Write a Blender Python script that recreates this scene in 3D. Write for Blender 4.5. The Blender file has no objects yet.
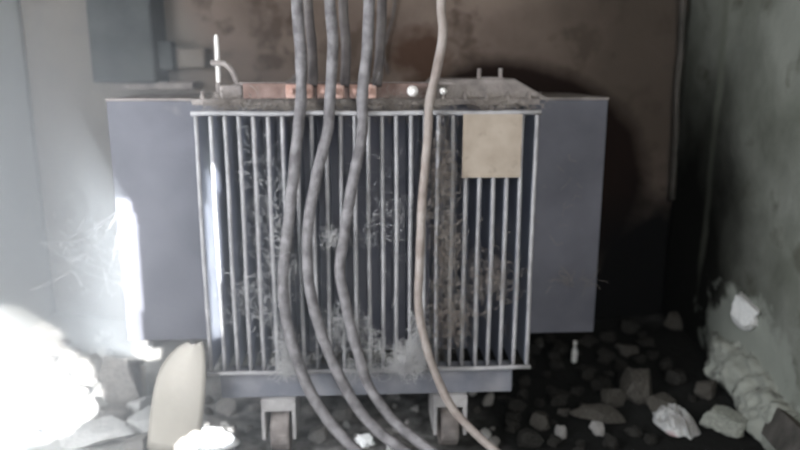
import bpy, bmesh, math, random
from mathutils import Vector, Matrix, noise
sc = bpy.context.scene
COL = sc.collection
R = math.radians
rnd = random.Random(7)

# ---------------------------------------------------------------- camera
EYE = 1.45
PITCH = R(12.5)
FPX = 700.0
cam_d = bpy.data.cameras.new('camera')
cam = bpy.data.objects.new('camera', cam_d)
COL.objects.link(cam)
cam.location = (0, 0, EYE)
cam.rotation_euler = (R(90) - PITCH, 0, 0)
cam_d.sensor_width = 36
cam_d.lens = 36 * FPX / 800
cam_d.clip_start = 0.02
cam_d.dof.use_dof = True
cam_d.dof.focus_distance = 1.75
cam_d.dof.aperture_fstop = 1.5
sc.camera = cam

# ---------------------------------------------------------------- world, sun, daylight
w = bpy.data.worlds.new('world')
sc.world = w
w.use_nodes = True
bg = w.node_tree.nodes['Background']
bg.inputs[0].default_value = (0.55, 0.72, 1.0, 1)
bg.inputs[1].default_value = 1.0

SUN_DIR = Vector((-0.24, 0.88, -0.40)).normalized()     # the way the light travels
sun_d = bpy.data.lights.new('sun', 'SUN')
sun_d.energy = 36
sun_d.angle = R(0.3)
sun_d.color = (0.93, 0.97, 1.0)
sun = bpy.data.objects.new('sun', sun_d)
COL.objects.link(sun)
sun.location = (1, -4, 4)
sun.rotation_euler = SUN_DIR.to_track_quat('-Z', 'Y').to_euler()

def area(name, loc, target, sx, sy, power, col):
    d = bpy.data.lights.new(name, 'AREA')
    d.shape = 'RECTANGLE'; d.size = sx; d.size_y = sy
    d.energy = power; d.color = col
    o = bpy.data.objects.new(name, d); COL.objects.link(o)
    o.location = loc
    o.rotation_euler = (Vector(target) - Vector(loc)).to_track_quat('-Z', 'Y').to_euler()
    return o
area('doorway_daylight', (0.25, -0.5, 1.65), (-0.5, 2.6, 0.9), 1.1, 1.3, 50, (0.88, 0.94, 1.0))
area('left_fill_light', (-1.82, 1.15, 1.30), (-0.6, 2.6, 0.9), 0.9, 1.4, 108, (0.90, 0.94, 1.0))  # added fill lamp to brighten the left side; no doorway built there
area('warm_fill_light', (1.0, -0.45, 2.2), (0.5, 2.6, 1.3), 0.7, 0.6, 16, (1.0, 0.86, 0.74))  # weak warm fill lamp, added; the wall has no hatch

sc.view_settings.view_transform = 'Standard'
sc.view_settings.look = 'None'
sc.view_settings.gamma = 1
sc.view_settings.use_curve_mapping = False
sc.view_settings.exposure = 0.0

# ---------------------------------------------------------------- measuring helpers
CP, SP = math.cos(PITCH), math.sin(PITCH)
def at(px, py, Y):
    """point seen at this place of the photograph, on the upright plane y = Y"""
    t = (py - 225) / FPX
    a = Y * (SP + t * CP) / (CP - t * SP)
    dep = Y * CP + a * SP
    return Vector(((px - 400) / FPX * dep, Y, EYE - a))
def onz(px, py, z):
    t = (py - 225) / FPX
    a = EYE - z
    Y = a * (CP - t * SP) / (SP + t * CP)
    return at(px, py, Y)

# ---------------------------------------------------------------- materials
def mat(name, c1, c2=None, scale=6.0, rough=0.85, metal=0.0, bump=0.15, bscale=40.0, spots=None, detail=6):
    m = bpy.data.materials.new(name)
    m.use_nodes = True
    nt = m.node_tree; N = nt.nodes; L = nt.links
    b = N['Principled BSDF']
    b.inputs['Roughness'].default_value = rough
    b.inputs['Metallic'].default_value = metal
    b.inputs['Specular IOR Level'].default_value = 0.25 if rough < 0.9 else 0.06
    tc = N.new('ShaderNodeTexCoord')
    n1 = N.new('ShaderNodeTexNoise'); n1.inputs['Scale'].default_value = scale; n1.inputs['Detail'].default_value = detail
    L.new(tc.outputs['Object'], n1.inputs['Vector'])
    cr = N.new('ShaderNodeValToRGB')
    cr.color_ramp.elements[0].position = 0.35; cr.color_ramp.elements[1].position = 0.66
    cr.color_ramp.elements[0].color = (*c1, 1)
    cr.color_ramp.elements[1].color = (*(c2 or c1), 1)
    L.new(n1.outputs['Fac'], cr.inputs['Fac'])
    out = cr.outputs['Color']
    if spots:
        col, sscale, thr = spots
        n2 = N.new('ShaderNodeTexNoise'); n2.inputs['Scale'].default_value = sscale; n2.inputs['Detail'].default_value = 8
        L.new(tc.outputs['Object'], n2.inputs['Vector'])
        r2 = N.new('ShaderNodeValToRGB')
        r2.color_ramp.elements[0].position = thr; r2.color_ramp.elements[1].position = thr + 0.12
        L.new(n2.outputs['Fac'], r2.inputs['Fac'])
        mx = N.new('ShaderNodeMix'); mx.data_type = 'RGBA'
        L.new(r2.outputs['Color'], mx.inputs['Factor'])
        L.new(out, mx.inputs['A']); mx.inputs['B'].default_value = (*col, 1)
        out = mx.outputs['Result']
    L.new(out, b.inputs['Base Color'])
    n3 = N.new('ShaderNodeTexNoise'); n3.inputs['Scale'].default_value = bscale; n3.inputs['Detail'].default_value = 5
    L.new(tc.outputs['Object'], n3.inputs['Vector'])
    bp = N.new('ShaderNodeBump'); bp.inputs['Strength'].default_value = bump; bp.inputs['Distance'].default_value = 0.01
    L.new(n3.outputs['Fac'], bp.inputs['Height']); L.new(bp.outputs['Normal'], b.inputs['Normal'])
    return m

def add_stain_or_shade(m, centre, radii, colour, soft=0.25, wob=0.25, strength=1.0, wscale=3.0):
    """mix a stain or painted light or shade, ragged in outline, into a material (object space ellipsoid)"""
    nt = m.node_tree; N = nt.nodes; L = nt.links
    b = N['Principled BSDF']
    src = b.inputs['Base Color'].links[0].from_socket
    tc = [n for n in N if n.type == 'TEX_COORD'][0]
    s1 = N.new('ShaderNodeVectorMath'); s1.operation = 'SUBTRACT'; s1.inputs[1].default_value = centre
    s2 = N.new('ShaderNodeVectorMath'); s2.operation = 'DIVIDE'; s2.inputs[1].default_value = radii
    s3 = N.new('ShaderNodeVectorMath'); s3.operation = 'LENGTH'
    L.new(tc.outputs['Object'], s1.inputs[0]); L.new(s1.outputs[0], s2.inputs[0]); L.new(s2.outputs[0], s3.inputs[0])
    nz = N.new('ShaderNodeTexNoise'); nz.inputs['Scale'].default_value = wscale; nz.inputs['Detail'].default_value = 5
    L.new(tc.outputs['Object'], nz.inputs['Vector'])
    m1 = N.new('ShaderNodeMath'); m1.operation = 'MULTIPLY_ADD'; m1.inputs[1].default_value = wob * 2; m1.inputs[2].default_value = -wob
    L.new(nz.outputs['Fac'], m1.inputs[0])
    m2 = N.new('ShaderNodeMath'); m2.operation = 'ADD'
    L.new(s3.outputs['Value'], m2.inputs[0]); L.new(m1.outputs[0], m2.inputs[1])
    mr = N.new('ShaderNodeMapRange'); mr.inputs['From Min'].default_value = 1 + soft / 2; mr.inputs['From Max'].default_value = 1 - soft / 2
    mr.inputs['To Max'].default_value = strength
    L.new(m2.outputs[0], mr.inputs['Value'])
    mx = N.new('ShaderNodeMix'); mx.data_type = 'RGBA'
    L.new(mr.outputs[0], mx.inputs['Factor']); L.new(src, mx.inputs['A']); mx.inputs['B'].default_value = (*colour, 1)
    L.new(mx.outputs['Result'], b.inputs['Base Color'])

M = {}
M['wall_brown'] = mat('wall_brown', (0.135, 0.102, 0.084), (0.205, 0.158, 0.130), 3.0, 0.95, bump=0.5, bscale=14, spots=((0.095, 0.070, 0.056), 9.0, 0.54))
M['wall_grey'] = mat('wall_grey', (0.14, 0.145, 0.12), (0.22, 0.225, 0.195), 3.5, 0.95, bump=0.7, bscale=14, spots=((0.10, 0.10, 0.08), 6.0, 0.58))
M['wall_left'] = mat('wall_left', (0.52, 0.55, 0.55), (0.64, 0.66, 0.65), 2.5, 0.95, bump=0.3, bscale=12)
M['floor'] = mat('floor', (0.09, 0.087, 0.082), (0.27, 0.26, 0.25), 16.0, 0.95, bump=1.0, bscale=28, detail=12)
M['concrete'] = mat('concrete', (0.19, 0.195, 0.17), (0.28, 0.285, 0.25), 6, 0.95, bump=0.6, bscale=25, spots=((0.05, 0.05, 0.045), 12, 0.58))
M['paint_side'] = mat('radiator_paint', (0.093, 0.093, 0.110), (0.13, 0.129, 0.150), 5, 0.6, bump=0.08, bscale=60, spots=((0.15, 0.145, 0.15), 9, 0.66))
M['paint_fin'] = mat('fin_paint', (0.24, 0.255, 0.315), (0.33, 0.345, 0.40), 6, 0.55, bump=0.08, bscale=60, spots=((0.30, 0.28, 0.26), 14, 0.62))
M['fin_edge'] = mat('fin_edge_dust', (0.235, 0.228, 0.232), (0.36, 0.348, 0.35), 14, 0.7, bump=0.2, bscale=80)
M['tank'] = mat('tank_paint', (0.13, 0.13, 0.16), (0.20, 0.19, 0.21), 5, 0.7)
M['skid'] = mat('skid_paint', (0.15, 0.155, 0.18), (0.26, 0.255, 0.27), 7, 0.8, bump=0.3)
M['bracket'] = mat('bracket_dust', (0.30, 0.285, 0.28), (0.46, 0.44, 0.43), 14, 0.9, bump=0.5)
M['dusty'] = mat('dusty_metal', (0.20, 0.175, 0.165), (0.32, 0.285, 0.265), 18, 0.95, bump=0.6, bscale=70)
M['cable'] = mat('dusty_cable', (0.12, 0.112, 0.114), (0.235, 0.222, 0.225), 22, 0.9, bump=0.5, bscale=70)
M['cable_brown'] = mat('brown_cable', (0.22, 0.18, 0.16), (0.33, 0.29, 0.265), 14, 0.9, bump=0.4, bscale=70)
M['cable_dark'] = mat('dark_cable', (0.09, 0.08, 0.08), (0.15, 0.135, 0.13), 14, 0.9, bump=0.4, bscale=70)
M['copper'] = mat('copper_lug', (0.36, 0.20, 0.155), (0.50, 0.36, 0.31), 25, 0.7, 0.1, bump=0.3)
M['rail'] = mat('terminal_board', (0.15, 0.10, 0.085), (0.24, 0.17, 0.15), 16, 0.9, bump=0.4)
M['porcelain'] = mat('porcelain', (0.72, 0.68, 0.64), (0.85, 0.81, 0.78), 10, 0.4, bump=0.05)
M['label'] = mat('aged_card', (0.27, 0.222, 0.175), (0.34, 0.285, 0.23), 12, 0.8, bump=0.1, spots=((0.20, 0.165, 0.13), 18, 0.62))
M['board'] = mat('beige_board', (0.34, 0.315, 0.275), (0.42, 0.39, 0.345), 5, 0.9, bump=0.1)
M['stone'] = mat('stone', (0.22, 0.21, 0.20), (0.38, 0.36, 0.34), 9, 0.95, bump=0.6, bscale=30)
M['stone_dark'] = mat('dark_stone', (0.06, 0.056, 0.05), (0.11, 0.10, 0.09), 9, 0.95, bump=0.6, bscale=30)
M['stone_shade'] = mat('shaded_stone', (0.012, 0.012, 0.011), (0.045, 0.042, 0.037), 9, 0.95, bump=0.6, bscale=30)  # stone blackened as painted shade for the rubble at the right
M['stone_dim'] = mat('dim_stone', (0.045, 0.041, 0.035), (0.085, 0.078, 0.068), 9, 0.95, bump=0.6, bscale=30)  # stone copy with the right side's shade put into its colour
M['stone_pale'] = mat('pale_stone', (0.50, 0.50, 0.49), (0.68, 0.67, 0.65), 9, 0.95, bump=0.6, bscale=30)
M['box_dark'] = mat('dark_box', (0.040, 0.044, 0.044), (0.075, 0.08, 0.078), 7, 0.8, bump=0.3)
M['web'] = mat('cobweb', (0.34, 0.33, 0.33), (0.46, 0.45, 0.44), 9, 0.9, bump=0)
M['web_brown'] = mat('dirty_cobweb', (0.20, 0.17, 0.15), (0.30, 0.265, 0.235), 9, 0.9, bump=0)
M['plastic'] = mat('plastic', (0.20, 0.19, 0.18), (0.50, 0.50, 0.49), 9, 0.3, bump=0.1, spots=((0.20, 0.07, 0.07), 7, 0.56))
M['white'] = mat('white_stuff', (0.75, 0.75, 0.74), (0.88, 0.88, 0.87), 12, 0.6, bump=0.1)
M['rust'] = mat('rust', (0.12, 0.07, 0.05), (0.22, 0.14, 0.10), 12, 0.9, bump=0.4)

# ---------------------------------------------------------------- mesh helpers
def fin(bm, name, m, parent=None, smooth=False, bevel=0.0):
    me = bpy.data.meshes.new(name)
    bmesh.ops.recalc_face_normals(bm, faces=bm.faces)
    bm.to_mesh(me); bm.free()
    me.materials.append(m)
    if smooth:
        for p in me.polygons: p.use_smooth = True
    o = bpy.data.objects.new(name, me); COL.objects.link(o)
    if parent: o.parent = parent
    if bevel:
        bv = o.modifiers.new('bevel', 'BEVEL'); bv.width = bevel; bv.segments = 2; bv.limit_method = 'ANGLE'
    return o
def box(bm, x0, x1, y0, y1, z0, z1, mtx=None):
    vs = [bm.verts.new((x, y, z)) for x in (x0, x1) for y in (y0, y1) for z in (z0, z1)]
    for f in ((0,1,3,2),(4,6,7,5),(0,4,5,1),(2,3,7,6),(0,2,6,4),(1,5,7,3)):
        bm.faces.new([vs[i] for i in f])
    if mtx: bmesh.ops.transform(bm, matrix=mtx, verts=vs)
    return vs
def boxo(name, x0, x1, y0, y1, z0, z1, m, parent=None, bevel=0.0):
    bm = bmesh.new(); box(bm, x0, x1, y0, y1, z0, z1)
    return fin(bm, name, m, parent, bevel=bevel)
def tube(bm, pts, r, seg=8, cap=True):
    pts = [Vector(p) for p in pts]
    n = len(pts); rings = []
    up = Vector((0.3, 0.2, 1)).normalized()
    for i, p in enumerate(pts):
        d = (pts[min(i+1, n-1)] - pts[max(i-1, 0)])
        d = d.normalized() if d.length > 1e-9 else Vector((0,0,1))
        u = d.cross(up)
        if u.length < 1e-3: u = d.cross(Vector((1,0,0)))
        u.normalize(); v = d.cross(u).normalized()
        if i and seg > 3:
            # keep the frame from flipping
            pu = rings[-1][1]
            u2 = pu - d * pu.dot(d)
            if u2.length > 1e-4: u = u2.normalized(); v = d.cross(u).normalized()
        rr = r(i / max(1, n-1)) if callable(r) else r
        rings.append(([bm.verts.new(p + (u*math.cos(2*math.pi*k/seg) + v*math.sin(2*math.pi*k/seg))*rr) for k in range(seg)], u))
    for i in range(n-1):
        a, b = rings[i][0], rings[i+1][0]
        for k in range(seg):
            bm.faces.new((a[k], a[(k+1) % seg], b[(k+1) % seg], b[k]))
    if cap:
        bm.faces.new(rings[0][0]); bm.faces.new(rings[-1][0])
def cyl(name, p0, p1, r, m, parent=None, seg=20, bevel=0):
    bm = bmesh.new(); tube(bm, [p0, p1], r, seg)
    return fin(bm, name, m, parent, smooth=False, bevel=bevel)
def spline(pts, n=8):
    P = [Vector(p) for p in pts]
    P = [P[0]*2 - P[1]] + P + [P[-1]*2 - P[-2]]
    out = []
    for i in range(1, len(P)-2):
        for k in range(n):
            t = k / n
            a, b, c, d = P[i-1], P[i], P[i+1], P[i+2]
            out.append(0.5*((2*b) + (c-a)*t + (2*a-5*b+4*c-d)*t*t + (-a+3*b-3*c+d)*t**3))
    out.append(P[-2])
    return out
def lathe(name, prof, m, parent=None, seg=20, axis=None):
    bm = bmesh.new(); rings = []
    for r, z in prof:
        rings.append([bm.verts.new((r*math.cos(2*math.pi*k/seg), r*math.sin(2*math.pi*k/seg), z)) for k in range(seg)])
    for a, b in zip(rings, rings[1:]):
        for k in range(seg): bm.faces.new((a[k], a[(k+1)%seg], b[(k+1)%seg], b[k]))
    bm.faces.new(rings[0]); bm.faces.new(rings[-1])
    return fin(bm, name, m, parent, smooth=False)
def empty(name, loc, rz=0, parent=None):
    o = bpy.data.objects.new(name, None); COL.objects.link(o)
    o.location = loc; o.rotation_euler = (0, 0, rz); o.empty_display_size = 0.1
    if parent: o.parent = parent
    return o
def tag(o, label, cat, group=None, kind=None):
    o['label'] = label; o['category'] = cat
    if group: o['group'] = group
    if kind: o['kind'] = kind
    return o
def struct(o): o['kind'] = 'structure'; return o

# ---------------------------------------------------------------- the room
XL, XR, YB, YF, ZC = -1.93, 1.46, 3.72, -0.75, 3.0
def hfloor(x, y):
    n = noise.noise(Vector((x*2.6, y*2.6, 0.3))) * 0.03 + noise.noise(Vector((x*9, y*9, 2.1))) * 0.010
    left = max(0, (-1.0 - x)) * 0.10 * max(0, min(1, (y - 1.9) / 0.8))
    right = max(0, (x - 0.75)) * 0.16 * max(0, min(1, (y - 2.0) / 0.8))
    d = max(0, min(1, (max(abs(x + 0.12) - 0.55, 0)) / 0.25))
    return 0.0 + (n + 0.02) * d + left + right
bm = bmesh.new()
nx, ny = 110, 120
g = [[None]*(ny+1) for _ in range(nx+1)]
for i in range(nx+1):
    for j in range(ny+1):
        x = XL - 0.02 + (XR - XL + 0.04) * i / nx; y = YF + (YB + 0.02 - YF) * j / ny
        g[i][j] = bm.verts.new((x, y, hfloor(x, y)))
for i in range(nx):
    for j in range(ny): bm.faces.new((g[i][j], g[i+1][j], g[i+1][j+1], g[i][j+1]))
ed = [e for e in bm.edges if e.is_boundary]
ret = bmesh.ops.extrude_edge_only(bm, edges=ed)
for v in [e for e in ret['geom'] if isinstance(e, bmesh.types.BMVert)]: v.co.z = -0.08
add_stain_or_shade(M['floor'], (-1.75, 3.0, 0.1), (0.85, 1.0, 3), (0.55, 0.55, 0.53), soft=0.5, wob=0.4, wscale=5)   # paler colour painted in to brighten the sun patch
add_stain_or_shade(M['floor'], (1.0, 3.0, 0.1), (0.9, 1.1, 3), (0.012, 0.012, 0.011), soft=0.6, wob=0.3)   # shade right of the transformer, painted into the floor
struct(fin(bm, 'floor', M['floor'], smooth=True))
struct(boxo('ceiling', XL-0.15, XR+0.15, YF-0.15, YB+0.15, ZC, ZC+0.12, M['wall_grey']))

def rough_wall(name, origin, ux, uz, w, h, normal, m, amp=0.012, thick=0.15, nu=90, nv=80):
    bm = bmesh.new(); ux = Vector(ux); uz = Vector(uz); nrm = Vector(normal); o = Vector(origin)
    G = []
    for i in range(nu+1):
        row = []
        for j in range(nv+1):
            p = o + ux*(w*i/nu) + uz*(h*j/nv)
            p += nrm * (noise.noise(p*2.2)*amp + noise.noise(p*9)*amp*0.35)
            row.append(bm.verts.new(p))
        G.append(row)
    for i in range(nu):
        for j in range(nv): bm.faces.new((G[i][j], G[i+1][j], G[i+1][j+1], G[i][j+1]))
    ed = [e for e in bm.edges if e.is_boundary]
    ret = bmesh.ops.extrude_edge_only(bm, edges=ed)
    vs = [v for v in ret['geom'] if isinstance(v, bmesh.types.BMVert)]
    for v in vs: v.co -= nrm * thick
    return struct(fin(bm, name, m, smooth=True))
mb = M['wall_brown']
pc = at(660, 70, YB); add_stain_or_shade(mb, pc, (0.62, 3, 0.75), (0.075, 0.060, 0.048), soft=1.0, wob=0.4, strength=0.85, wscale=5)      # grime to the right
pc = at(498, 182, YB); add_stain_or_shade(mb, pc, (0.80, 3, 0.63), (0.016, 0.010, 0.008), soft=0.14, wob=0.10)                         # rounded shadow of the transformer, painted onto the wall
pc = at(690, 330, YB); add_stain_or_shade(mb, pc, (0.75, 3, 0.85), (0.006, 0.006, 0.006), soft=0.5, wob=0.3)  # near-black shade painted into the lower right of the back wall
pc = at(420, 55, YB); add_stain_or_shade(mb, pc, (0.14, 3, 0.12), (0.075, 0.045, 0.032), soft=0.7, wob=0.9, wscale=11)
pc = at(740, 100, YB)
pc = at(70, 160, YB); add_stain_or_shade(mb, pc, (0.75, 3, 1.2), (0.24, 0.225, 0.20), soft=0.5, wob=0.3, strength=0.8)   # greyer tone on the left of the back wall
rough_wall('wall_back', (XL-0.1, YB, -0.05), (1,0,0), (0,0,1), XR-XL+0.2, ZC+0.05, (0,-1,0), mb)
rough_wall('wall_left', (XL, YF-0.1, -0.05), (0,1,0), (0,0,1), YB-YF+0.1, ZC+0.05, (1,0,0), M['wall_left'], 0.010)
mg = M['wall_grey']
add_stain_or_shade(mg, (XR, 3.55, 0.35), (2, 0.85, 1.05), (0.010, 0.010, 0.008), soft=0.8, wob=0.35)                   # shade painted into the right corner
add_stain_or_shade(mg, (XR, 2.75, 0.28), (2, 0.42, 0.22), (0.22, 0.23, 0.20), soft=0.3, wob=0.9, wscale=9)            # plaster lost above the floor
add_stain_or_shade(mg, (XR, 3.27, 1.9), (2, 0.035, 1.2), (0.13, 0.135, 0.11), soft=0.9, wob=0.6, wscale=3)             # run of damp
rough_wall('wall_right', (XR, YF-0.1, -0.05), (0,1,0), (0,0,1), YB-YF+0.1, ZC+0.05, (-1,0,0), mg, 0.016)

# front wall behind the camera: unseen, its openings shaped to throw the sun patches
def tofront(P):
    t = (P.y - YF) / SUN_DIR.y
    Q = P - SUN_DIR * t
    return (Q.x, Q.z)
def inside(x, y, poly):
    c = False; n = len(poly)
    for i in range(n):
        x1, y1 = poly[i]; x2, y2 = poly[(i+1) % n]
        if (y1 > y) != (y2 > y) and x < (x2-x1)*(y-y1)/(y2-y1)+x1: c = not c
    return c
holes = []
holes.append([tofront(at(x, y, 2.635)) for x, y in ((106, 214), (116, 198), (130, 196), (140, 225), (146, 356), (122, 360), (109, 345))])
YFIN = 2.42
holes.append([tofront(at(x, y, YFIN)) for x, y in ((206, 165), (219, 168), (221, 250), (222, 336), (214, 340), (207, 250))])
def patch(x, y):
    P = onz(x, y, 0.10)
    if P.y > YB: P = at(x, y, YB)
    return tofront(P)
holes.append([patch(x, y) for x, y in ((-60, 312), (6, 308), (22, 318), (38, 311), (50, 322), (64, 330), (70, 345), (88, 358), (92, 372), (106, 388), (96, 412), (72, 432), (40, 445), (-60, 446))])
holes.append([tofront(onz(x, y, 0.06)) for x, y in ((190, 428), (200, 422), (214, 425), (228, 424), (236, 432), (233, 443), (216, 448), (196, 447), (180, 450), (178, 438))])
bm = bmesh.new()
st = 0.012
x0, x1, z0, z1 = XL-0.1, XR+0.1, -0.05, ZC+0.05
allx = [p[0] for h in holes for p in h]; allz = [p[1] for h in holes for p in h]
hx0, hx1, hz0, hz1 = min(allx)-0.05, max(allx)+0.05, min(allz)-0.05, max(allz)+0.05
th = 0.015
box(bm, x0, hx0, YF-th, YF, z0, z1); box(bm, hx1, x1, YF-th, YF, z0, z1)
box(bm, hx0, hx1, YF-th, YF, z0, hz0); box(bm, hx0, hx1, YF-th, YF, hz1, z1)
j = hz0
while j < hz1:
    z_a, z_b = j, min(j+st, hz1); run = None
    i = hx0
    while True:
        end = i >= hx1
        solid = (not end) and not any(inside(i+st/2, (z_a+z_b)/2, h) for h in holes)
        if solid and run is None: run = i
        if (not solid) and run is not None:
            box(bm, run, min(i, hx1), YF-th, YF, z_a, z_b); run = None
        if end: break
        i += st
    j += st
struct(fin(bm, 'wall_front', M['wall_grey']))

# broken concrete footing along the right wall
bm = bmesh.new()
n = 160; G = []
prof = [(0.0, 0.0), (0.10, 0.0), (0.12, 0.05), (0.105, 0.13), (0.05, 0.19), (0.0, 0.215)]
prof = [tuple(Vector(prof[a]).lerp(Vector(prof[a+1]), b/5)) for a in range(5) for b in range(5)] + [prof[-1]]
for i in range(n+1):
    y = 1.7 + (3.1-1.7)*i/n
    row = []
    for k, (dx, z) in enumerate(prof):
        q = noise.noise(Vector((y*5, k*0.2, 0)))*0.04 + noise.noise(Vector((y*17, k*0.5, 4)))*0.03 + noise.noise(Vector((y*45, k*1.1, 7)))*0.018
        s = 1 if k not in (0, 25) else 0
        row.append(bm.verts.new((XR + 0.02 - (dx + q*s) * (1 if y < 2.9 else max(0.25, (3.15-y)/0.25)), y, hfloor(XR-0.1, y) - 0.02 + z*(1+q*3))))
    G.append(row)
for i in range(n):
    for k in range(len(prof)-1): bm.faces.new((G[i][k], G[i+1][k], G[i+1][k+1], G[i][k+1]))
bm.faces.new(G[0]); bm.faces.new(G[-1])
struct(fin(bm, 'trim_1', M['concrete'], smooth=True))

# ---------------------------------------------------------------- the transformer
T = empty('power_transformer', (-0.108, 2.40, 0.0), R(3.0))
tag(T, 'blue-grey oil transformer with corrugated cooling fins, dusty and hung with cables', 'transformer')
HX = 0.580; ZB, ZT = 0.372, 1.307
boxo('tank', -0.555, 0.555, 0.205, 0.83, 0.36, 1.325, M['tank'], T, 0.006)
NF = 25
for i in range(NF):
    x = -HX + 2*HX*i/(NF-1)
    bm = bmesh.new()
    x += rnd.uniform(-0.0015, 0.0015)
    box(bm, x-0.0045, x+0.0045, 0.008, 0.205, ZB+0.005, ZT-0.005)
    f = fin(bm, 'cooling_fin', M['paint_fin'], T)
    bm = bmesh.new()
    wv = rnd.uniform(0, 6)
    tube(bm, [(x + 0.0012*math.sin(wv+k*0.7), 0.006, ZB + (ZT-ZB)*k/10) for k in range(11)], 0.0072, 10)
    fin(bm, 'fin_edge', M['fin_edge'], f, smooth=True)
for z in (ZT, ZB):
    bm = bmesh.new(); tube(bm, [(-HX-0.012 + (2*HX+0.024)*k/16, -0.006, z + 0.0015*math.sin(k*1.3)) for k in range(17)], 0.0085, 10)
    fin(bm, 'fin_tie_rod', M['fin_edge'], T, smooth=True)
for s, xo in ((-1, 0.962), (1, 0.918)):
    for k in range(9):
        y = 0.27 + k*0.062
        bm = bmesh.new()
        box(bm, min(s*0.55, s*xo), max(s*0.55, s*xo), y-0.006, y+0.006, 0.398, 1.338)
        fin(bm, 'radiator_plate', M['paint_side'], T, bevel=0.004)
    boxo('radiator_header', min(s*0.56, s*(xo+0.004)), max(s*0.56, s*(xo+0.004)), 0.262, 0.785, 1.338, 1.347, M['dusty'], T, 0.003)
# cover with its flange and bolts
cover = boxo('tank_cover', -0.62, 0.62, 0.13, 0.90, 1.328, 1.350, M['dusty'], T, 0.004)
for k in range(16):
    b = lathe('cover_bolt', [(0.011, 0), (0.011, 0.012), (0.006, 0.013), (0.006, 0.024)], M['dusty'], cover, 6)
    b.location = (-0.585 + k*0.078, 0.152, 1.350)
# low-voltage terminal board with copper lugs
board = boxo('terminal_board', -0.43, 0.24, 0.075, 0.105, 1.352, 1.405, M['rail'], T, 0.004)
boxo('board_bracket', -0.41, -0.37, 0.105, 0.20, 1.350, 1.39, M['dusty'], board, 0.002)
boxo('board_bracket', 0.17, 0.21, 0.105, 0.20, 1.350, 1.39, M['dusty'], board, 0.002)
boxo('angle_rail', -0.45, 0.30, 0.108, 0.135, 1.398, 1.408, M['dusty'], T, 0.002)
for lx in (-0.232, -0.125, -0.015):
    lug = empty('terminal_lug', (lx, 0.05, 1.378), 0, T)
    boxo('lug_palm', -0.048, 0.044, -0.010, 0.016, -0.024, 0.024, M['copper'], lug, 0.005)
    for q in (-0.028, 0.026):
        c = lathe('lug_bolt', [(0.013, 0), (0.013, 0.012), (0.007, 0.014), (0.007, 0.026)], M['copper'], lug, 6)
        c.location = (q, -0.008, 0.0); c.rotation_euler = (R(90), 0, 0)
for kx, kr in ((0.155, 0.019), (0.262, 0.012)):
    c = lathe('insulator_knob', [(kr*0.6, 0), (kr, 0.006), (kr, 0.016), (kr*0.7, 0.024), (kr*0.9, 0.032), (kr*0.4, 0.042)], M['porcelain'], T, 16)
    c.location = (kx, 0.075, 1.378); c.rotation_euler = (R(90), 0, 0)
# high-voltage bushings, low and dusty at the back of the cover
for bx in (-0.30, 0.0, 0.30):
    b = lathe('bushing', [(0.05, 0), (0.05, 0.015), (0.032, 0.02), (0.045, 0.03), (0.03, 0.04), (0.042, 0.05), (0.026, 0.06), (0.012, 0.066), (0.010, 0.08)], M['dusty'], T, 20)
    b.location = (bx, 0.62, 1.350)
bm = bmesh.new(); vs = box(bm, 0.20, 0.66, 0.17, 0.62, 1.350, 1.418)
for v in vs:
    if v.co.z > 1.4: v.co.x = 0.26 if v.co.x < 0.4 else 0.54; v.co.y += 0.03 if v.co.y < 0.4 else -0.05
fin(bm, 'sloping_hood', M['dusty'], T, bevel=0.006)
bm = bmesh.new(); vs = box(bm, -0.52, -0.44, 0.13, 0.42, 1.350, 1.398); fin(bm, 'filler_box', M['dusty'], T, bevel=0.01)
# filler neck and thermometer tube
neck = lathe('thermometer_pocket', [(0.020, 0), (0.020, 0.014), (0.011, 0.016), (0.011, 0.055)], M['dusty'], T, 14)
neck.location = (-0.545, 0.25, 1.350)
t2 = lathe('thermometer_tube', [(0.0075, 0), (0.0085, 0.03), (0.0085, 0.155), (0.004, 0.17)], M['porcelain'], neck, 12)
t2.location = (0, 0, 0.055)
for lx in (0.415, 0.495):
    cyl('lifting_post', (lx, 0.24, 1.350), (lx, 0.24, 1.455), 0.0075, M['dusty'], T, 12)
bm = bmesh.new(); tube(bm, [(0.405, 0.24, 1.42), (0.505, 0.24, 1.42)], 0.004, 8)
fin(bm, 'lifting_bar', M['dusty'], T)
bm = bmesh.new(); tube(bm, spline([(-0.50, 0.2, 1.352), (-0.47, 0.2, 1.40), (-0.50, 0.2, 1.465), (-0.56, 0.22, 1.475)], 8), 0.010, 8)
fin(bm, 'breather_pipe', M['dusty'], T, smooth=True)
# paper label
boxo('paper_label', 0.322, 0.525, -0.0185, -0.015, 1.085, 1.303, M['label'], T)['label'] = 'blank aged beige card'
# skid and rollers
boxo('skid', -0.555, 0.535, 0.03, 0.09, 0.256, 0.362, M['skid'], T, 0.006)
boxo('skid', -0.555, 0.535, 0.70, 0.76, 0.268, 0.362, M['tank'], T, 0.006)
for bx in (-0.345, 0.30):
    for by in (0.13, 0.73):
        br = empty('roller_bracket', (bx, by, 0), 0, T)
        bm = bmesh.new()
        box(bm, -0.064, 0.064, -0.115, 0.085, 0.205, 0.254)
        box(bm, -0.064, -0.050, -0.115, 0.085, 0.09, 0.205); box(bm, 0.050, 0.064, -0.115, 0.085, 0.09, 0.205)
        fin(bm, 'bracket_frame', M['bracket'], br, bevel=0.003)
        wh = lathe('roller', [(0.06, -0.034), (0.092, -0.034), (0.095, -0.026), (0.095, 0.026), (0.092, 0.034), (0.06, 0.034)], M['dusty'], br, 32)
        wh.location = (0, -0.02, 0.103); wh.rotation_euler = (0, R(90), 0)

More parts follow.
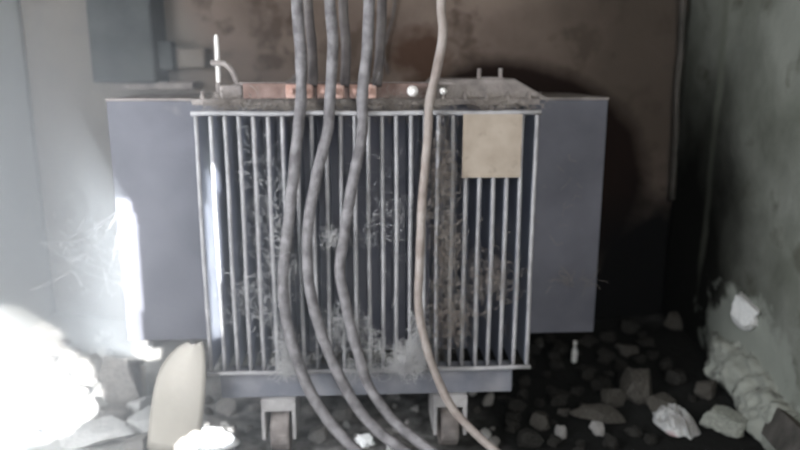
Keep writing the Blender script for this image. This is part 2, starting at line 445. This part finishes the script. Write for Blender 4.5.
# ---------------------------------------------------------------- cables
def cable(name, wp, r, m, label, grp, cat='cable', wob=0.002):
    """wp: list of (px, py, Y)"""
    P = spline([at(*q) for q in wp], 8)
    P = [p + Vector((noise.noise(p*14), noise.noise(p*14+Vector((9,0,0))), 0))*wob for p in P]
    bm = bmesh.new()
    tube(bm, P, lambda t: r*(1+0.10*noise.noise(Vector((t*40, r*900, 1)))), 14)
    o = fin(bm, name, m, smooth=True)
    tag(o, label, cat, grp)
    return o
def top(px): return (px, -330, 2.42)
cable('power_cable', [(288,-330,2.40),(293,-120,2.40),(297,0,2.40),(301,60,2.40),(301,99,2.38),(298,132,2.355),(292,190,2.345),(287,238,2.34),(283,275,2.335),(285,310,2.33),(292,342,2.32),(304,378,2.31),(323,413,2.28),(342,436,2.24),(368,462,2.17),(400,500,2.05)],
      0.0195, M['cable'], 'thick dusty grey cable hanging down the fins, leftmost of the front cables', 'thick cables draped down the front of the fins')
cable('power_cable', [(322,-330,2.40),(326,-120,2.40),(330,0,2.40),(333,45,2.40),(330,99,2.38),(327,134,2.355),(315,184,2.345),(308,229,2.34),(308,268,2.335),(313,305,2.33),(326,346,2.315),(341,379,2.30),(357,407,2.27),(378,431,2.22),(400,448,2.17),(440,480,2.06)],
      0.0190, M['cable'], 'thick dusty grey cable hanging down the fins, second from the left of the front cables', 'thick cables draped down the front of the fins')
cable('power_cable', [(366,-330,2.40),(369,-120,2.40),(369,0,2.40),(366,60,2.40),(362,99,2.38),(362,134,2.355),(354,175,2.345),(345,229,2.34),(340,268,2.335),(345,300,2.33),(355,342,2.315),(367,381,2.29),(386,412,2.26),(406,432,2.22),(432,452,2.14),(480,490,2.0)],
      0.0185, M['cable'], 'thick dusty grey cable hanging down the fins, just right of the middle copper lug', 'thick cables draped down the front of the fins')
cable('power_cable', [(436,-330,2.38),(440,-120,2.38),(441,0,2.38),(443,30,2.38),(437,69,2.375),(430,99,2.36),(428,134,2.355),(423,190,2.345),(420,250,2.34),(419,310,2.335),(427,349,2.32),(440,384,2.31),(450,404,2.29),(464,422,2.26),(487,444,2.20),(530,480,2.08)],
      0.0150, M['cable_brown'], 'thinner brownish cable hanging apart from the others, beside the pale card', 'thick cables draped down the front of the fins')
g2 = 'dark cables behind the front cables'
cable('supply_cable', [(300,-330,2.47),(305,-120,2.47),(308,0,2.47),(312,50,2.47),(313,86,2.445)], 0.017, M['cable_dark'], 'dark cable from above to the left copper lug, behind the leftmost front cable', g2)
cable('supply_cable', [(336,-330,2.47),(341,-120,2.47),(343,0,2.47),(346,50,2.47),(345,86,2.445)], 0.017, M['cable_dark'], 'dark cable from above to the middle copper lug, behind the second front cable', g2)
cable('supply_cable', [(378,-330,2.47),(382,-120,2.47),(382,0,2.47),(380,50,2.47),(377,86,2.445)], 0.017, M['cable_dark'], 'dark cable from above to the right copper lug, behind the third front cable', g2)
cable('wall_cable', [(690,-300,3.64),(687,-100,3.64),(683,0,3.64),(681,50,3.64),(677,90,3.64),(676,130,3.64),(672,200,3.64)], 0.014, M['stone_dark'], 'thin black cable running down the wall in the right corner', None)
cable('wall_wire', [(398,-20,3.69),(392,20,3.69),(384,50,3.69),(388,74,3.69)], 0.006, M['cable_dark'], 'thin wire looping down the brown wall behind the third cable', None)

# ---------------------------------------------------------------- things on the back wall
t = empty('duct_box', (at(122, 40, 3.5).x, 3.60, at(122, 83, 3.5).z), 0)
tag(t, 'dark grey metal box hanging high on the back wall at the left', 'wall box')
a0, a1 = at(95, 83, 3.48), at(158, 83, 3.48)
hw = (a1.x - a0.x)/2
boxo('box_body', -hw, hw, -0.12, 0.10, 0.0, 0.55, M['box_dark'], t, 0.012)
bm = bmesh.new(); vs = box(bm, -hw-0.15, hw+0.32, -0.14, 0.10, 0.46, 0.62)
for v in vs:
    if v.co.z < 0.5: v.co.x *= 0.72
fin(bm, 'box_bracket', M['box_dark'], t, bevel=0.01)
boxo('conduit_stub', hw-0.02, hw+0.07, -0.06, 0.02, 0.06, 0.20, M['box_dark'], t, 0.01)
# ledge and cable tray
p0, p1 = at(158, 68, 3.62), at(206, 68, 3.62)
o = boxo('wall_bracket', p0.x, p1.x, 3.60, 3.735, p0.z, p0.z+0.10, M['wall_brown'], None, 0.01)
tag(o, 'stub concrete ledge on the back wall beside the dark metal box', 'ledge')
p0, p1 = at(118, 89, 3.6), at(196, 89, 3.6)
o = boxo('cable_tray', p0.x, p1.x, 3.55, 3.735, p0.z, p0.z+0.035, M['dusty'], None, 0.004)
tag(o, 'low grey tray on the back wall below the dark metal box', 'tray')

# ---------------------------------------------------------------- cobwebs
def web(name, clusters, m, label, r=0.0006, parent=None, seg=3):
    bm = bmesh.new()
    for (px, py, Y, sx, sz, n, L) in clusters:
        c = at(px, py, Y)
        for k in range(int(n*1.5)):
            p = c + Vector((rnd.gauss(0, sx), rnd.gauss(0, 0.008), rnd.gauss(0, sz)))
            d = Vector((rnd.uniform(-1, 1), rnd.uniform(-0.2, 0.2), rnd.uniform(-1, 1))).normalized()
            pts = [p]; ln = L*rnd.uniform(0.5, 1.6)
            for q in range(7):
                d = (d + Vector((rnd.uniform(-1,1), rnd.uniform(-0.3,0.3), rnd.uniform(-1,1)))*0.8).normalized()
                pts.append(pts[-1] + d*ln/7)
            tube(bm, pts, r*rnd.uniform(0.4, 1.4), seg, cap=False)
    o = fin(bm, name, m)
    tag(o, label, 'cobweb', None, 'stuff')
    return o
WL = 'pale cobweb '
web('cobweb', [(275,300,2.345,0.03,0.10,110,0.05),(283,250,2.345,0.02,0.14,90,0.04),(290,365,2.34,0.025,0.015,260,0.045),(286,345,2.34,0.012,0.03,160,0.04)], M['web'],
    'tangled pale cobweb clinging to the lower part of the leftmost front cable')
web('cobweb', [(413,356,2.345,0.020,0.022,420,0.045),(405,366,2.345,0.03,0.010,200,0.04),(420,330,2.345,0.006,0.03,90,0.04)], M['web'],
    'thick beige clump of cobweb where the brownish cable crosses the bottom rod', 0.0008)
web('cobweb', [(443,170,2.385,0.018,0.09,220,0.05),(445,250,2.385,0.022,0.10,240,0.05),(450,320,2.385,0.035,0.05,200,0.05),(490,280,2.39,0.05,0.07,120,0.05)], M['web_brown'],
    'brown dirty cobweb filling the gaps between fins beside and below the pale card')
web('cobweb', [(334,238,2.345,0.010,0.008,70,0.04),(370,200,2.375,0.05,0.13,45,0.05),(395,230,2.375,0.03,0.10,35,0.05)], M['web'],
    'wispy cobweb strung across the fins between the third cable and the brownish cable', 0.0005)
web('cobweb', [(345,330,2.345,0.04,0.05,160,0.05),(375,350,2.345,0.02,0.04,90,0.04),(360,370,2.34,0.03,0.015,120,0.04)], M['web'],
    'pale cobweb veil hanging between the lower ends of the front cables', 0.0006)
web('cobweb', [(300,106,2.46,0.10,0.006,260,0.05),(400,104,2.46,0.10,0.008,260,0.05),(500,104,2.46,0.06,0.006,160,0.04),(230,104,2.48,0.05,0.006,140,0.04)], M['web_brown'],
    'matted dusty cobweb lying along the top of the transformer above the fins', 0.0009)
web('cobweb', [(262,200,2.375,0.035,0.12,110,0.04),(240,300,2.375,0.04,0.05,60,0.04)], M['web'],
    'sparse cobweb over the fins left of the leftmost front cable', 0.0005)
web('cobweb', [(572,282,2.625,0.045,0.010,16,0.06),(560,200,2.625,0.05,0.08,8,0.05)], M['web_brown'],
    'faint cobweb smears on the front of the right radiator', 0.0008)
# strands from the left radiator to the left wall
bm = bmesh.new()
main = spline([at(40, 242, 3.2), at(62, 243, 3.0), at(86, 238, 2.9), at(104, 222, 2.8), at(124, 206, 2.66)], 6)
tube(bm, main, 0.0022, 5)
for k in range(70):
    a = main[rnd.randrange(len(main))]
    b = at(rnd.uniform(50, 150), rnd.uniform(215, 300), rnd.uniform(2.62, 3.0)); mid = (a+b)/2 + Vector((rnd.uniform(-.03,.03), 0, -rnd.uniform(0, .05)))
    if k % 3 == 0: tube(bm, spline([a, mid, b], 4), 0.0008, 3, False)
    else: 
        c = b + Vector((rnd.uniform(-.05,.05), 0, rnd.uniform(-.03,.03)))
        tube(bm, spline([b, (b+c)/2+Vector((0,0,rnd.uniform(-.02,.02))), c], 4), 0.0013, 3, False)
w1 = spline([at(30, 290, 3.1), at(52, 282, 3.0), at(72, 272, 2.95), at(82, 286, 2.9)], 5); tube(bm, w1, 0.0025, 5)
o = fin(bm, 'cobweb', M['web']); tag(o, 'sunlit cobweb strands stretched from the left radiator towards the left wall', 'cobweb', None, 'stuff')

# ---------------------------------------------------------------- debris
def rock_mesh(seed, sub=2, amp=0.35):
    bm = bmesh.new(); bmesh.ops.create_icosphere(bm, subdivisions=sub, radius=1)
    off = Vector((seed*3.7, seed*1.3, seed*0.7))
    for v in bm.verts:
        n_ = noise.noise(v.co*1.1 + off)*amp + noise.noise(v.co*2.6 + off)*amp*0.7 + noise.noise(v.co*6 + off)*amp*0.3
        v.co *= 1 + n_
        for ax in (Vector((1,.3,.2)), Vector((-.4,1,.1)), Vector((.1,-.3,1)), Vector((-.7,-.6,.3))):
            ax = ax.normalized(); d = v.co.dot(ax)
            if d > 0.58: v.co -= ax*(d-0.58)*0.9
    me = bpy.data.meshes.new('stone'); bmesh.ops.recalc_face_normals(bm, faces=bm.faces); bm.to_mesh(me); bm.free()
    return me
def stone(p, s, m, seed, name='stone', sub=3, rot=None, sink=0.25):
    me = rock_mesh(seed, sub); me.materials.append(m)
    o = bpy.data.objects.new(name, me); COL.objects.link(o)
    o.scale = s; rz = rot if rot is not None else rnd.uniform(0, 6)
    o.rotation_euler = (0, 0, rz)
    zmin = min(v.co.z for v in me.vertices) * s[2]
    o.location = (p.x, p.y, hfloor(p.x, p.y) - zmin - s[2]*sink)
    return o
def fl(px, py): 
    z = 0.03
    for _ in range(4):
        P = onz(px, py, z); z = hfloor(P.x, min(P.y, YB-0.05))
    return P
# large named pieces on the left
tag(stone(fl(124, 402), (0.12, 0.10, 0.14), M['stone'], 3), 'big grey boulder left of the transformer in front of the sunlit corner', 'stone')
tag(stone(fl(100, 440), (0.16, 0.09, 0.045), M['stone_pale'], 5, 'concrete_slab', rot=0.5), 'flat pale slab lying at the bottom left beside the sunlit patch', 'slab')
tag(stone(fl(150, 430), (0.13, 0.08, 0.05), M['stone_pale'], 9, 'concrete_slab', rot=0.9), 'flat pale slab lying at the foot of the beige board', 'slab')
tag(stone(fl(140, 447), (0.07, 0.05, 0.03), M['stone'], 11), 'dark grey stone at the bottom edge below the pale slabs', 'stone')
# beige curved board leaning on the transformer
bm = bmesh.new()
outl = [(158,440),(152,410),(158,375),(165,362),(180,350),(196,343),(203,345),(205,372),(203,400),(196,425),(190,446)]
rows = []
b0 = at(158, 446, 2.36); 
nu, nv = 10, 12
left = spline([at(148,448,2.30), at(152,408,2.33), at(160,372,2.37), at(176,350,2.385), at(190,342,2.385)], 4)
right = spline([at(198,448,2.26), at(204,410,2.29), at(206,376,2.31), at(205,352,2.33), at(202,341,2.335)], 4)
nv = len(left)
for j in range(nv):
    row = []
    for i in range(nu+1):
        u = i/nu; p = left[j].lerp(right[j], u)
        p.y -= 0.03*math.sin(u*math.pi)
        row.append(bm.verts.new(p))
    rows.append(row)
for j in range(nv-1):
    for i in range(nu): bm.faces.new((rows[j][i], rows[j][i+1], rows[j+1][i+1], rows[j+1][i]))
o = fin(bm, 'beige_board', M['board'], smooth=True)
sd = o.modifiers.new('thickness', 'SOLIDIFY'); sd.thickness = 0.006
tag(o, 'curved beige sheet of cardboard leaning against the lower left corner of the transformer', 'cardboard')
# small upright white stick beside it
p = fl(144, 402)
o = cyl('plastic_stick', (p.x, p.y, p.z), (p.x+0.01, p.y, p.z+0.17), 0.011, M['board'])
tag(o, 'short pale stick standing between the grey boulder and the beige board', 'stick')
tag(stone(fl(133, 398) + Vector((0.05, -0.1, 0)), (0.03, 0.025, 0.03), M['white'], 15, 'plaster_lump'), 'small white plaster lump at the right of the grey boulder', 'plaster')

def crumple(name, p, s, m, seed, label, cat):
    me = rock_mesh(seed, 4, 0.25); me.materials.append(m)
    for v in me.vertices:
        q = v.co + Vector((seed, 0, 0))
        n_ = (0.5 - abs(noise.noise(q*1.7)))*0.45 + (0.5 - abs(noise.noise(q*3.7)))*0.22
        v.co *= 0.65 + n_
    o = bpy.data.objects.new(name, me); COL.objects.link(o)
    o.scale = s; zmin = min(v.co.z for v in me.vertices)*s[2]
    o.location = (p.x, p.y, hfloor(p.x, p.y) - zmin - 0.004)
    return tag(o, label, cat)
def sheet(name, p, hx, hy, hz, m, seed, label, cat):
    bm = bmesh.new(); N_ = 26; G = []
    for a in range(N_+1):
        row = []
        for b in range(N_+1):
            u, v = a/N_*2-1, b/N_*2-1
            q = Vector((u*1.6+seed, v*1.6, seed*2.0))
            wnd = max(0.0, 1-(u*u)**1.5)*max(0.0, 1-(v*v)**1.5)
            z = hz*wnd*(0.35 + 1.1*(0.5-abs(noise.noise(q*1.5))) + 0.5*(0.5-abs(noise.noise(q*3.5))))*0.75
            sq = 1 + 0.25*noise.noise(Vector((math.atan2(v, u)*1.5, seed, 0)))
            row.append(bm.verts.new((u*hx*sq*(1-0.25*v*v), v*hy*sq*(1-0.25*u*u), z)))
        G.append(row)
    for a in range(N_):
        for b in range(N_): bm.faces.new((G[a][b], G[a+1][b], G[a+1][b+1], G[a][b+1]))
    o = fin(bm, name, m)
    sd = o.modifiers.new('thickness', 'SOLIDIFY'); sd.thickness = 0.003
    o.location = (p.x, p.y, hfloor(p.x, p.y) + 0.008); o.rotation_euler = (0, 0, seed*0.4)
    return tag(o, label, cat)
sheet('plastic_bag', fl(674, 424), 0.125, 0.08, 0.075, M['plastic'], 4, 'crumpled white and reddish plastic bag in the rubble right of the transformer', 'bag')
sheet('crumpled_paper', fl(212, 444), 0.10, 0.08, 0.06, M['white'], 6, 'crumpled white paper on the floor under the left end of the transformer', 'paper')
crumple('crumpled_paper', fl(366, 446), (0.05, 0.035, 0.03), M['white'], 8, 'small crumpled white paper under the front cables', 'paper')
tag(stone(fl(637, 398), (0.085, 0.07, 0.085), M['stone_dim'], 21), 'brownish boulder standing tallest in the dark rubble at the right', 'stone')
tag(stone(fl(600, 420), (0.12, 0.05, 0.035), M['stone_dim'], 23, 'brick_fragment', rot=-0.15), 'flat grey brick fragment left of the plastic bag', 'brick')
tag(stone(fl(612, 404), (0.06, 0.04, 0.05), M['stone_dim'], 25), 'angular grey stone behind the flat brick fragment', 'stone')
tag(stone(fl(561, 436), (0.032, 0.025, 0.025), M['stone'], 27), 'small pale stone nearest the right roller, left of the flat brick fragment', 'stone')
tag(stone(fl(598, 434), (0.038, 0.028, 0.03), M['stone'], 29), 'small pale stone in front of the flat brick fragment', 'stone')
tag(stone(fl(724, 428), (0.09, 0.08, 0.05), M['concrete'], 33, 'concrete_chunk'), 'pale concrete chunk broken from the footing at the right wall', 'concrete')
tag(stone(fl(662, 408), (0.07, 0.05, 0.04), M['stone_dim'], 35), 'grey stone just behind the plastic bag', 'stone')
# plaster boss on right wall
p = Vector((XR - 0.02, 2.78, 0.47))
me = rock_mesh(41, 3, 0.3); me.materials.append(M['stone_pale'])
o = bpy.data.objects.new('plaster_patch', me); COL.objects.link(o); o.location = p; o.scale = (0.045, 0.10, 0.075)
tag(o, 'pale bulging patch of plaster low on the right wall', 'plaster')
# plank in right corner of the frame
o = boxo('plank', -0.02, 0.02, -0.35, 0.35, -0.06, 0.06, M['stone_dark'], None, 0.004)
o.location = (1.33, 2.12, 0.22); o.rotation_euler = (R(-12), R(20), R(-18))
tag(o, 'dark plank leaning in the bottom right corner against the footing', 'plank')
# glass bottle neck seen behind the transformer
p = fl(574, 362)
t = empty('small_bottle', (p.x, p.y, p.z))
tag(t, 'small pale bottle standing in the dark behind the right radiator', 'bottle')
lathe('bottle_body', [(0.012, 0), (0.014, 0.01), (0.014, 0.06), (0.007, 0.075), (0.007, 0.095)], M['stone_pale'], t, 16)
c = lathe('bottle_cap', [(0.009, 0.094), (0.009, 0.108)], M['white'], t, 12)

for k, (px, py, sz, mk, lb) in enumerate((
    (112, 425, 0.075, 'stone', 'jagged grey stone on the pale slab at the lower left, below the boulder'),
    (140, 416, 0.06, 'stone_pale', 'pale jagged stone between the boulder and the foot of the beige board'),
    (90, 418, 0.06, 'stone_pale', 'pale jagged stone at the right edge of the sunlit patch'),
    (228, 412, 0.06, 'stone', 'jagged grey stone under the left end of the transformer, left of the left roller'),
    (320, 440, 0.05, 'stone', 'jagged grey stone at the bottom edge just right of the left roller'),
    (344, 420, 0.05, 'stone', 'jagged grey stone between the leftmost and second front cables at floor level'),
    (540, 428, 0.055, 'stone_dim', 'dim jagged stone right of the right roller'),
    (706, 395, 0.06, 'stone_dim', 'dim jagged stone at the foot of the right wall'),
    (678, 328, 0.07, 'stone_dim', 'faint stone far back in the dark right corner'))):
    o = stone(fl(px, py), (sz, sz*0.8, sz*0.75), M[mk], 80+k)
    tag(o, lb, 'stone')
# scattered small stones
protos = [[rock_mesh(60+k+10*q, 2, 0.6) for k in range(6)] for q in range(4)]
mats = [M['stone'], M['stone_dark'], M['stone_pale'], M['stone_shade']]
for mi in range(4):
    for me in protos[mi]: me.materials.append(mats[mi])
wheels = [(-0.345, 0.13), (0.30, 0.13), (-0.345, 0.73), (0.30, 0.73)]
placed = []
LAND = [('left roller', -0.45, 2.5), ('right roller', 0.19, 2.5)]
for nm, px_, py_ in (('plastic bag', 674, 424), ('brownish boulder', 637, 398), ('brick fragment', 600, 420), ('small upright bottle', 574, 362),
                     ('pale concrete chunk', 724, 428), ('stone in the far corner', 678, 328), ('beige board', 178, 440),
                     ('big grey boulder', 124, 402), ('flat pale slab', 100, 440), ('bright sunlit patch', 90, 418)):
    q = fl(px_, py_); LAND.append((nm, q.x, q.y))
def scatter(n, x0, x1, y0, y1, smin, smax, weights, label, grp):
    k = tries = 0
    while k < n and tries < n*30:
        tries += 1
        x, y = rnd.uniform(x0, x1), rnd.uniform(y0, y1); s = rnd.uniform(smin, smax)
        if x < XL+0.1 or x > XR-0.2 or y > YB-0.12: continue
        if any(abs(x+0.12-a) < 0.11+s and abs(y-2.40-b) < 0.14+s for a, b in wheels): continue
        if any((x-a)**2+(y-b)**2 < (s+c)**2 for a, b, c in placed): continue
        placed.append((x, y, s))
        mi = rnd.choices((0, 1, 2, 3), weights)[0]
        o = bpy.data.objects.new('stone', rnd.choice(protos[mi])); COL.objects.link(o)
        sx, sy, sz = s*rnd.uniform(.8,1.2), s*rnd.uniform(.7,1.0), s*rnd.uniform(.5,.8)
        zmin = min(v.co.z for v in o.data.vertices)*sz
        o.scale = (sx, sy, sz); o.rotation_euler = (0, 0, rnd.uniform(0, 6))
        o.location = (x, y, hfloor(x, y) - zmin - sz*0.15)
        lm = min(LAND, key=lambda q: (q[1]-x)**2 + (q[2]-y)**2)
        dx, dy = x-lm[1], y-lm[2]
        side = ('to the right of' if dx > 0 else 'to the left of') if abs(dx) > abs(dy) else ('behind' if dy > 0 else 'in front of')
        size = 'tiny' if s < 0.022 else 'small' if s < 0.04 else 'fist-sized'
        tone = ('grey', 'dark', 'pale', 'shade-dark')[mi]
        tag(o, '%s %s stone %s the %s' % (size, tone, side, lm[0]), 'stone', 'small stones strewn over the floor')
        k += 1
bpy.context.view_layer.update()
for o in list(COL.objects):
    if o.parent is None and 'label' in o and o.type in ('MESH', 'EMPTY') and o['category'] in ('stone','slab','bag','paper','brick','concrete','bottle','stick','plaster'):
        placed.append((o.location.x, o.location.y, 0.03 if o.type != 'MESH' else max(o.dimensions[:2])*0.45 if max(o.dimensions) > 0 else 0.05))
pb = (left[0]+right[0])/2; placed.append((pb.x, pb.y, 0.11))
scatter(60, 0.45, 1.3, 2.45, 3.5, 0.018, 0.07, (0, 1, 0, 9), 'small stone in the dark rubble right of the transformer', 'small stones right of the transformer')
scatter(70, -0.85, 0.50, 2.25, 3.0, 0.012, 0.040, (6, 4, 1, 0), 'small stone on the dusty floor beneath the transformer', 'small stones beneath the transformer')
scatter(40, -1.8, -0.85, 2.35, 3.5, 0.018, 0.060, (3, 0, 8, 0), 'small stone in the bright rubble left of the transformer', 'small stones left of the transformer')

# ---------------------------------------------------------------- added haze standing in for lens glare
hm = bpy.data.materials.new('glare_haze'); hm.use_nodes = True
nt = hm.node_tree
for n_ in list(nt.nodes):
    if n_.type == 'BSDF_PRINCIPLED': nt.nodes.remove(n_)
vs_ = nt.nodes.new('ShaderNodeVolumeScatter')
vs_.inputs['Color'].default_value = (0.90, 0.95, 1.0, 1)
vs_.inputs['Anisotropy'].default_value = 0.0
tc = nt.nodes.new('ShaderNodeTexCoord')
sb = nt.nodes.new('ShaderNodeVectorMath'); sb.operation = 'SUBTRACT'; sb.inputs[1].default_value = (-1.75, 2.75, 0.55)
dv = nt.nodes.new('ShaderNodeVectorMath'); dv.operation = 'DIVIDE'; dv.inputs[1].default_value = (2.1, 1.8, 1.7)
ln = nt.nodes.new('ShaderNodeVectorMath'); ln.operation = 'LENGTH'
mr = nt.nodes.new('ShaderNodeMapRange'); mr.interpolation_type = 'SMOOTHSTEP'
nt.links.new(tc.outputs['Object'], sb.inputs[0]); nt.links.new(sb.outputs[0], dv.inputs[0]); nt.links.new(dv.outputs[0], ln.inputs[0])
nt.links.new(ln.outputs['Value'], mr.inputs['Value'])
mr.inputs['From Min'].default_value = 1.0; mr.inputs['From Max'].default_value = 0.0
mr.inputs['To Min'].default_value = 0.0005; mr.inputs['To Max'].default_value = 0.62
nt.links.new(mr.outputs[0], vs_.inputs['Density'])
nt.links.new(vs_.outputs[0], [n_ for n_ in nt.nodes if n_.type == 'OUTPUT_MATERIAL'][0].inputs['Volume'])
o = boxo('glare_haze', XL-0.3, XR+0.3, YF-0.3, YB+0.3, -0.3, ZC+0.3, hm)
tag(o, 'added pale haze standing in for lens glare, thickest at the left', 'haze', None, 'stuff')
